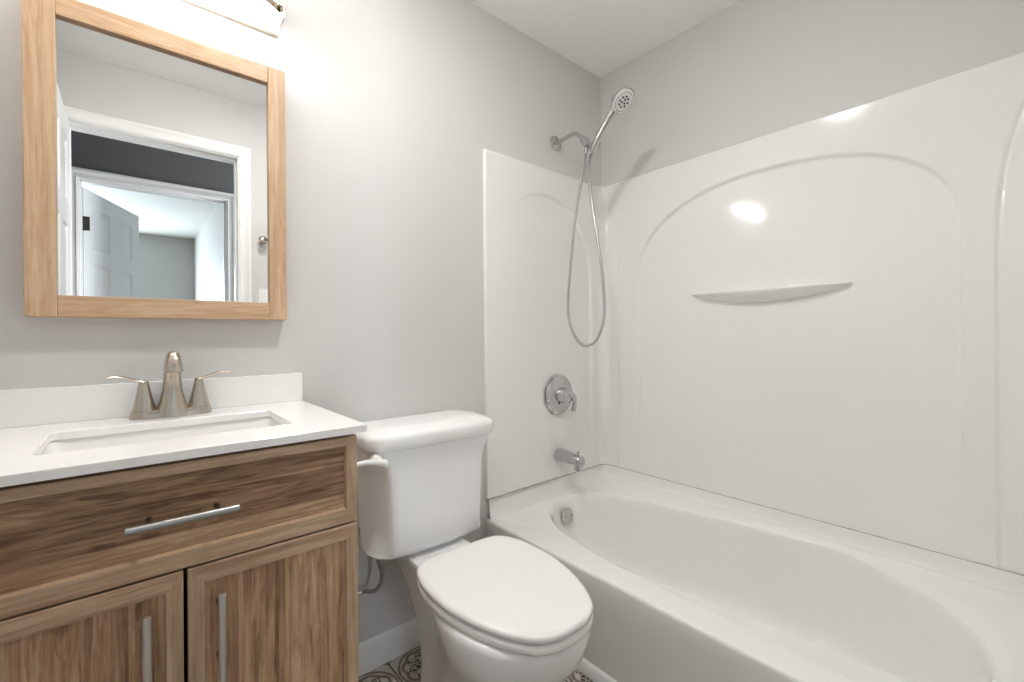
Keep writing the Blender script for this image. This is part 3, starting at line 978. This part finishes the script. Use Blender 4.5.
def frame_front(name, x0, x1, z0, z1, ws, wt, wb, panel_mat, grain):
    """framed front: four mitred members with a sloped inner lip, recessed panel as its own sub-part"""
    y, th = VYF, 0.019
    mb = MB()
    o = [(x0, z0), (x1, z0), (x1, z1), (x0, z1)]
    i = [(x0 + ws, z0 + wb), (x1 - ws, z0 + wb), (x1 - ws, z1 - wt), (x0 + ws, z1 - wt)]
    l = [(a + 0.003 * sx, b + 0.003 * sz) for (a, b), (sx, sz) in zip(i, ((1, 1), (-1, 1), (-1, -1), (1, -1)))]
    e = 0.0012
    oi = [(a + e * sx, b + e * sz) for (a, b), (sx, sz) in zip(o, ((1, 1), (-1, 1), (-1, -1), (1, -1)))]
    for k in range(4):
        j = (k + 1) % 4
        mi = 0 if k in (0, 2) else 1
        prof = lambda c: [(*o[c], y + th), (*o[c], y + e), (*oi[c], y), (*i[c], y), (*l[c], y + 0.008), (*l[c], y + th)]
        A_, B_ = prof(k), prof(j)
        mb.loft([[(p[0], p[2], p[1]) for p in A_], [(p[0], p[2], p[1]) for p in B_]], True, True, mi)
    f = mb.build(name, [M_fr_h, M_fr_v], van, smooth=0, weld=False)
    pn = MB().box(l[0][0], l[1][0], y + 0.0085, y + th - 0.001, l[0][1], l[2][1])
    pn.build('panel', panel_mat, f, smooth=0)
    return f


drawer = frame_front('drawer', VX0, VX1 - 0.002, 0.714, 0.8970, 0.0225, 0.018, 0.029, M_wood_h, 0)
door_r = frame_front('door', 0.0685, VX1 - 0.002, 0.113, 0.710, 0.0235, 0.031, 0.031, M_wood_v, 2)
door_l = frame_front('door', VX0, 0.0625, 0.113, 0.710, 0.0235, 0.031, 0.031, M_wood_v, 2)


def pull(parent, p0, p1, mat):
    """bar handle; its posts belong to the same sub-part mesh"""
    p0, p1 = Vector(p0), Vector(p1)
    d = (p1 - p0).normalized()
    mb = MB()
    mb.tube([p0, p0 + d * 0.0008, p1 - d * 0.0008, p1], [0.0058, 0.0064, 0.0064, 0.0058], 20)
    L = (p1 - p0).length
    for k in (0.030, L - 0.030):
        q = p0 + d * k
        mb.tube([(q.x, q.y + 0.003, q.z), (q.x, VYF + 0.0086, q.z)], 0.0045, 14, 1)
    return mb.build('handle', [mat, M_dark], parent)


HY = 0.921
pull(drawer, (-0.013, HY, 0.8085), (0.142, HY, 0.8085), M_steel)
pull(door_r, (0.1145, HY, 0.510), (0.1145, HY, 0.666), M_steelv)
pull(door_l, (0.0130, HY, 0.510), (0.0130, HY, 0.666), M_steelv)

# ------------------------------------------------------------------ countertop with backsplash
CT0, CT1, CF = 0.904, 0.921, 0.942
CX0, CX1 = -0.256, 0.385
ct = thing('countertop', (0.066, 1.2, CT0), 'white vanity countertop with rectangular sink cut-out and low backsplash', 'countertop')
hole = [(-0.132, 0.271, 1.060, 1.303)]
cm = MB()
hx0, hx1, hy0, hy1 = hole[0]
NS = 9


def outer_of(ring, x0, x1, y0, y1):
    """matching point on the outer rectangle for every point of the hole's outline"""
    cx, cy = (hx0 + hx1) / 2, (hy0 + hy1) / 2
    out = []
    n = len(ring); q = n // 4
    corners = [(x1, y1), (x0, y1), (x0, y0), (x1, y0)]
    for k in range(4):
        for i in range(q):
            c = corners[k]
            t = i / (q - 1)
            # first half hugs one side, second half the other
            px, py = ring[k * q + i][0], ring[k * q + i][1]
            first = (t < 0.5)
            if abs(t - 0.5) < 1e-6: out.append(c)
            elif k in (0, 2): out.append((c[0], py) if first else (px, c[1]))
            else: out.append((px, c[1]) if first else (c[0], py))
    return out


h_top = rrect(hx0, hx1, hy0, hy1, 0.014, CT1, 8)
h_lo = rrect(hx0 + 0.002, hx1 - 0.002, hy0 + 0.002, hy1 - 0.002, 0.012, CT1 - 0.0025, 8)
h_bot = rrect(hx0 + 0.002, hx1 - 0.002, hy0 + 0.002, hy1 - 0.002, 0.012, CT0, 8)
e = 0.0018
o_top = [(x, y, CT1) for x, y in outer_of(h_top, CX0 + e, CX1 - e, CF + e, YA - 0.002)]
o_up = [(x, y, CT1 - e) for x, y in outer_of(h_top, CX0, CX1, CF, YA - 0.001)]
o_bot = [(x, y, CT0) for x, y in outer_of(h_top, CX0, CX1, CF, YA - 0.001)]
cm.loft([h_bot, h_lo, h_top, o_top, o_up, o_bot, h_bot], False, False)
cm.build('slab', M_counter, ct, smooth=30)
MB().box(CX0, CX1 + 0.001, YA - 0.020, YA - 0.0005, CT1, 1.003).build('backsplash', M_counter, ct, smooth=30, bevel=0.0018)

snk = thing('sink', (0.069, 1.184, 0.79), 'white rectangular undermount sink basin below the vanity faucet', 'sink')
sm_ = MB()
def srect(i, z, r): return rrect(hx0 + i, hx1 - i, hy0 + i, hy1 - i, r, z, 8)
sm_.loft([srect(-0.018, CT0 - 0.001, 0.03), srect(-0.006, CT0 - 0.001, 0.028), srect(-0.004, CT0 - 0.004, 0.028), srect(0.002, 0.885, 0.03), srect(0.012, 0.835, 0.035), srect(0.022, 0.805, 0.04), srect(0.036, 0.791, 0.045),
          srect(0.06, 0.786, 0.05), srect(0.10, 0.784, 0.015)], False, True)
sm_.build('basin', M_basin, snk, smooth=50)
MB().lathe([(0.0005, 0.0), (0.014, 0.001), (0.021, 0.004), (0.023, 0.003), (0.024, 0.0)], (0.069, 1.195, 0.7845), (0, 0, 1), 28).build('drain', M_nickel, snk)

# ------------------------------------------------------------------ faucet
FX, FY = 0.071, 1.372
fau = thing('faucet', (FX, FY, CT1), 'brushed nickel two-handle faucet behind the sink', 'faucet')
fb = MB()
def stad(hw, hd, z, n=12):
    out = []
    for k in range(2 * n + 2):
        a = math.pi * k / n if k <= n else math.pi * (k - 1) / n
        s = -1 if k <= n else 1
        a = math.pi / 2 + math.pi * (k if k <= n else k - 1) / n
        cx = FX + s * (hw - hd)
        out.append((cx + hd * math.cos(a), FY + hd * math.sin(a), z))
    return out
fb.loft([stad(0.081, 0.027, CT1), stad(0.081, 0.027, CT1 + 0.003), stad(0.0775, 0.0235, CT1 + 0.0165), stad(0.0765, 0.0225, CT1 + 0.0185), stad(0.070, 0.016, CT1 + 0.019)])
fb.build('base_plate', M_nickel, fau, smooth=50)
# spout: flared square-round column with a blunt forward head
spm = MB()
rings = []
for z, y, hw, hd in ((CT1 + 0.001, FY, .0380, .0330), (CT1 + .012, FY, .0340, .0310), (CT1 + .035, FY, .0268, .0260), (CT1 + .065, FY - .001, .0205, .0205), (CT1 + .095, FY - .004, .0178, .0200), (CT1 + .120, FY - .009, .0168, .0220), (CT1 + .140, FY - .016, .0150, .0240), (CT1 + .151, FY - .022, .0125, .0235), (CT1 + .155, FY - .026, .0100, .0190)):
    ring = []
    for k in range(32):
        a = 2 * math.pi * k / 32
        c_, s_ = math.cos(a), math.sin(a)
        ring.append((FX + hw * math.copysign(abs(c_) ** 0.75, c_), y + hd * math.copysign(abs(s_) ** 0.75, s_), z))
    rings.append(ring)
spm.loft(rings)
# head reaching forward over the basin
hr = []
for z, y, hw, hd in ((CT1 + .1105, FY - .066, .0165, .0185), (CT1 + .1115, FY - .066, .0178, .0198), (CT1 + .118, FY - .0645, .0174, .0205), (CT1 + .132, FY - .058, .0158, .0235), (CT1 + .145, FY - .047, .0138, .0275), (CT1 + .1535, FY - .038, .0116, .0275), (CT1 + .1565, FY - .034, .0090, .0220)):
    ring = []
    for k in range(32):
        a = 2 * math.pi * k / 32
        c_, s_ = math.cos(a), math.sin(a)
        ring.append((FX + hw * math.copysign(abs(c_) ** 0.7, c_), y + hd * math.copysign(abs(s_) ** 0.7, s_), z - 0.12 * (s_ * hd)))
    hr.append(ring)
spm.loft(hr)
spm.build('spout', M_nickel, fau, smooth=50)
for s in (-1, 1):
    hx = FX + s * 0.0535
    hm = MB()
    hm.lathe([(0.0275, 0.0), (0.0250, 0.014), (0.0245, 0.017)], (hx, FY, CT1 + 0.001), (0, 0, 1), 32)
    hm.lathe([(0.0232, 0.018), (0.0225, 0.021), (0.0172, 0.045), (0.0118, 0.070), (0.0098, 0.080), (0.0090, 0.086), (0.0075, 0.0885), (0.0005, 0.089)], (hx, FY, CT1 + 0.001), (0, 0, 1), 32)
    hb_ = hm.build('handle', M_nickel, fau, smooth=40)
    lp = smooth_path([(hx - s * 0.004, FY, CT1 + 0.086), (hx + s * 0.014, FY - 0.002, CT1 + 0.0905), (hx + s * 0.034, FY - 0.006, CT1 + 0.0985), (hx + s * 0.052, FY - 0.010, CT1 + 0.1025), (hx + s * 0.066, FY - 0.013, CT1 + 0.1015)], 6)
    lm = MB()
    rings = []
    for i, p in enumerate(lp):
        k = i / (len(lp) - 1)
        w, th = 0.0085 - 0.0020 * k, 0.0042 - 0.0020 * k
        d_ = (lp[min(i + 1, len(lp) - 1)] - lp[max(0, i - 1)]).normalized()
        side = Vector((0, 1, 0)); up = d_.cross(side).normalized()
        rings.append([p + side * w * math.cos(2 * math.pi * j / 14) + up * th * math.sin(2 * math.pi * j / 14) for j in range(14)])
    lm.loft(rings)
    lm.build('lever', M_nickel, hb_, smooth=50)

# ------------------------------------------------------------------ wall mirror
mir = thing('wall_mirror', (0.081, YA, 1.161), 'rectangular mirror in a pale oak frame above the vanity', 'mirror')
MX0, MX1, MZ0, MZ1 = -0.179, 0.338, 1.161, 1.880
IX0, IX1, IZ0, IZ1 = -0.129, 0.293, 1.209, 1.832
MY = 1.400
def bar(x0, x1, z0, z1, mat):
    MB().box(x0, x1, MY, YA - 0.0005, z0, z1).build('frame_rail' if (x1 - x0) > (z1 - z0) else 'frame_stile', mat, mir, smooth=30, bevel=0.002)
bar(MX0, IX0, MZ0, MZ1, M_mf_v)
bar(IX1, MX1, MZ0, MZ1, M_mf_v)
bar(IX0, IX1, IZ1, MZ1, M_mf_h)
bar(IX0, IX1, MZ0, IZ0, M_mf_h)
gm = MB().box(IX0 - 0.003, IX1 + 0.003, 1.412, 1.418, IZ0 - 0.003, IZ1 + 0.003).build('glass', M_mirror, mir, smooth=0)
gm['label'] = 'silvered mirror glass'

# ------------------------------------------------------------------ vanity light
vl = thing('vanity_light', (0.081, YA, 2.04), 'lit white bowed bar lamp on the wall above the mirror', 'wall lamp')
MB().box(-0.165, 0.330, YA - 0.014, YA - 0.0005, 2.000, 2.110).build('backplate', M_trim, vl, smooth=30, bevel=0.002)
def bow(x): return YA - 0.016 - 0.078 * (1 - ((x - 0.081) / 0.249) ** 2) ** 0.9 if abs(x - 0.081) < 0.249 else YA - 0.016
xs = [0.081 + 0.249 * math.sin(math.pi / 2 * (i / 20 - 1)) for i in range(41)]
dm = MB()
dm.loft([[(x, YA - 0.0145, 2.020), (x, bow(x) + 0.004, 2.020), (x, bow(x), 2.024), (x, bow(x), 2.062), (x, YA - 0.0145, 2.062)] for x in xs])
dm.build('diffuser', M_lamp, vl, smooth=40)
cv = MB()
cv.loft([[(x, bow(x) + 0.0045, 2.0625), (x, bow(x) - 0.0015, 2.0625), (x, bow(x) - 0.0015, 2.084), (x, bow(x) + 0.0045, 2.084)] for x in xs])
cv.build('metal_rim', M_nickel, vl, smooth=40)
for x0 in (-0.176, 0.331):
    MB().box(x0, x0 + 0.006, YA - 0.056, YA - 0.0005, 2.030, 2.092).build('end_cap', M_nickel, vl, smooth=30, bevel=0.0015)

# ------------------------------------------------------------------ ceiling light
cl = thing('ceiling_light', (0.54, 0.70, H), 'round white lit lamp on the bathroom ceiling', 'ceiling lamp')
MB().lathe([(0.105, 0.0), (0.105, 0.006), (0.100, 0.010), (0.0945, 0.010), (0.0945, 0.002)], (0.54, 0.70, H - 0.0005), (0, 0, -1), 48, caps=False).build('trim_ring', M_trim, cl)
MB().lathe([(0.094, 0.002), (0.0935, 0.010), (0.086, 0.016), (0.07, 0.020), (0.04, 0.0225), (0.0005, 0.023)], (0.54, 0.70, H - 0.0005), (0, 0, -1), 48).build('diffuser', M_clamp, cl)

# ------------------------------------------------------------------ things on the front wall, seen in the mirror
t = thing('robe_hook', (0.564, YC, 1.662), 'small round nickel hook on the wall beside the doorway, seen in mirror', 'hook')
MB().lathe([(0.020, 0.0), (0.020, 0.004), (0.008, 0.008), (0.007, 0.030)], (0.564, YC, 1.662), (0, 1, 0), 28).build('post', M_nickel, t)
MB().lathe([(0.007, 0.028), (0.016, 0.032), (0.024, 0.042), (0.024, 0.048), (0.014, 0.056), (0.0005, 0.058)], (0.564, YC, 1.662), (0, 1, 0), 28).build('knob', M_nickel, t)
t = thing('light_switch', (0.585, YC, 1.33), 'white light switch plate on the wall beside the doorway, seen in mirror', 'light switch')
MB().box(0.545, 0.620, YC + 0.0005, YC + 0.006, 1.272, 1.390).build('plate', M_trim, t, smooth=30, bevel=0.002)
MB().box(0.566, 0.599, YC + 0.006, YC + 0.010, 1.298, 1.364).build('rocker', M_trim, t, smooth=30, bevel=0.0015)
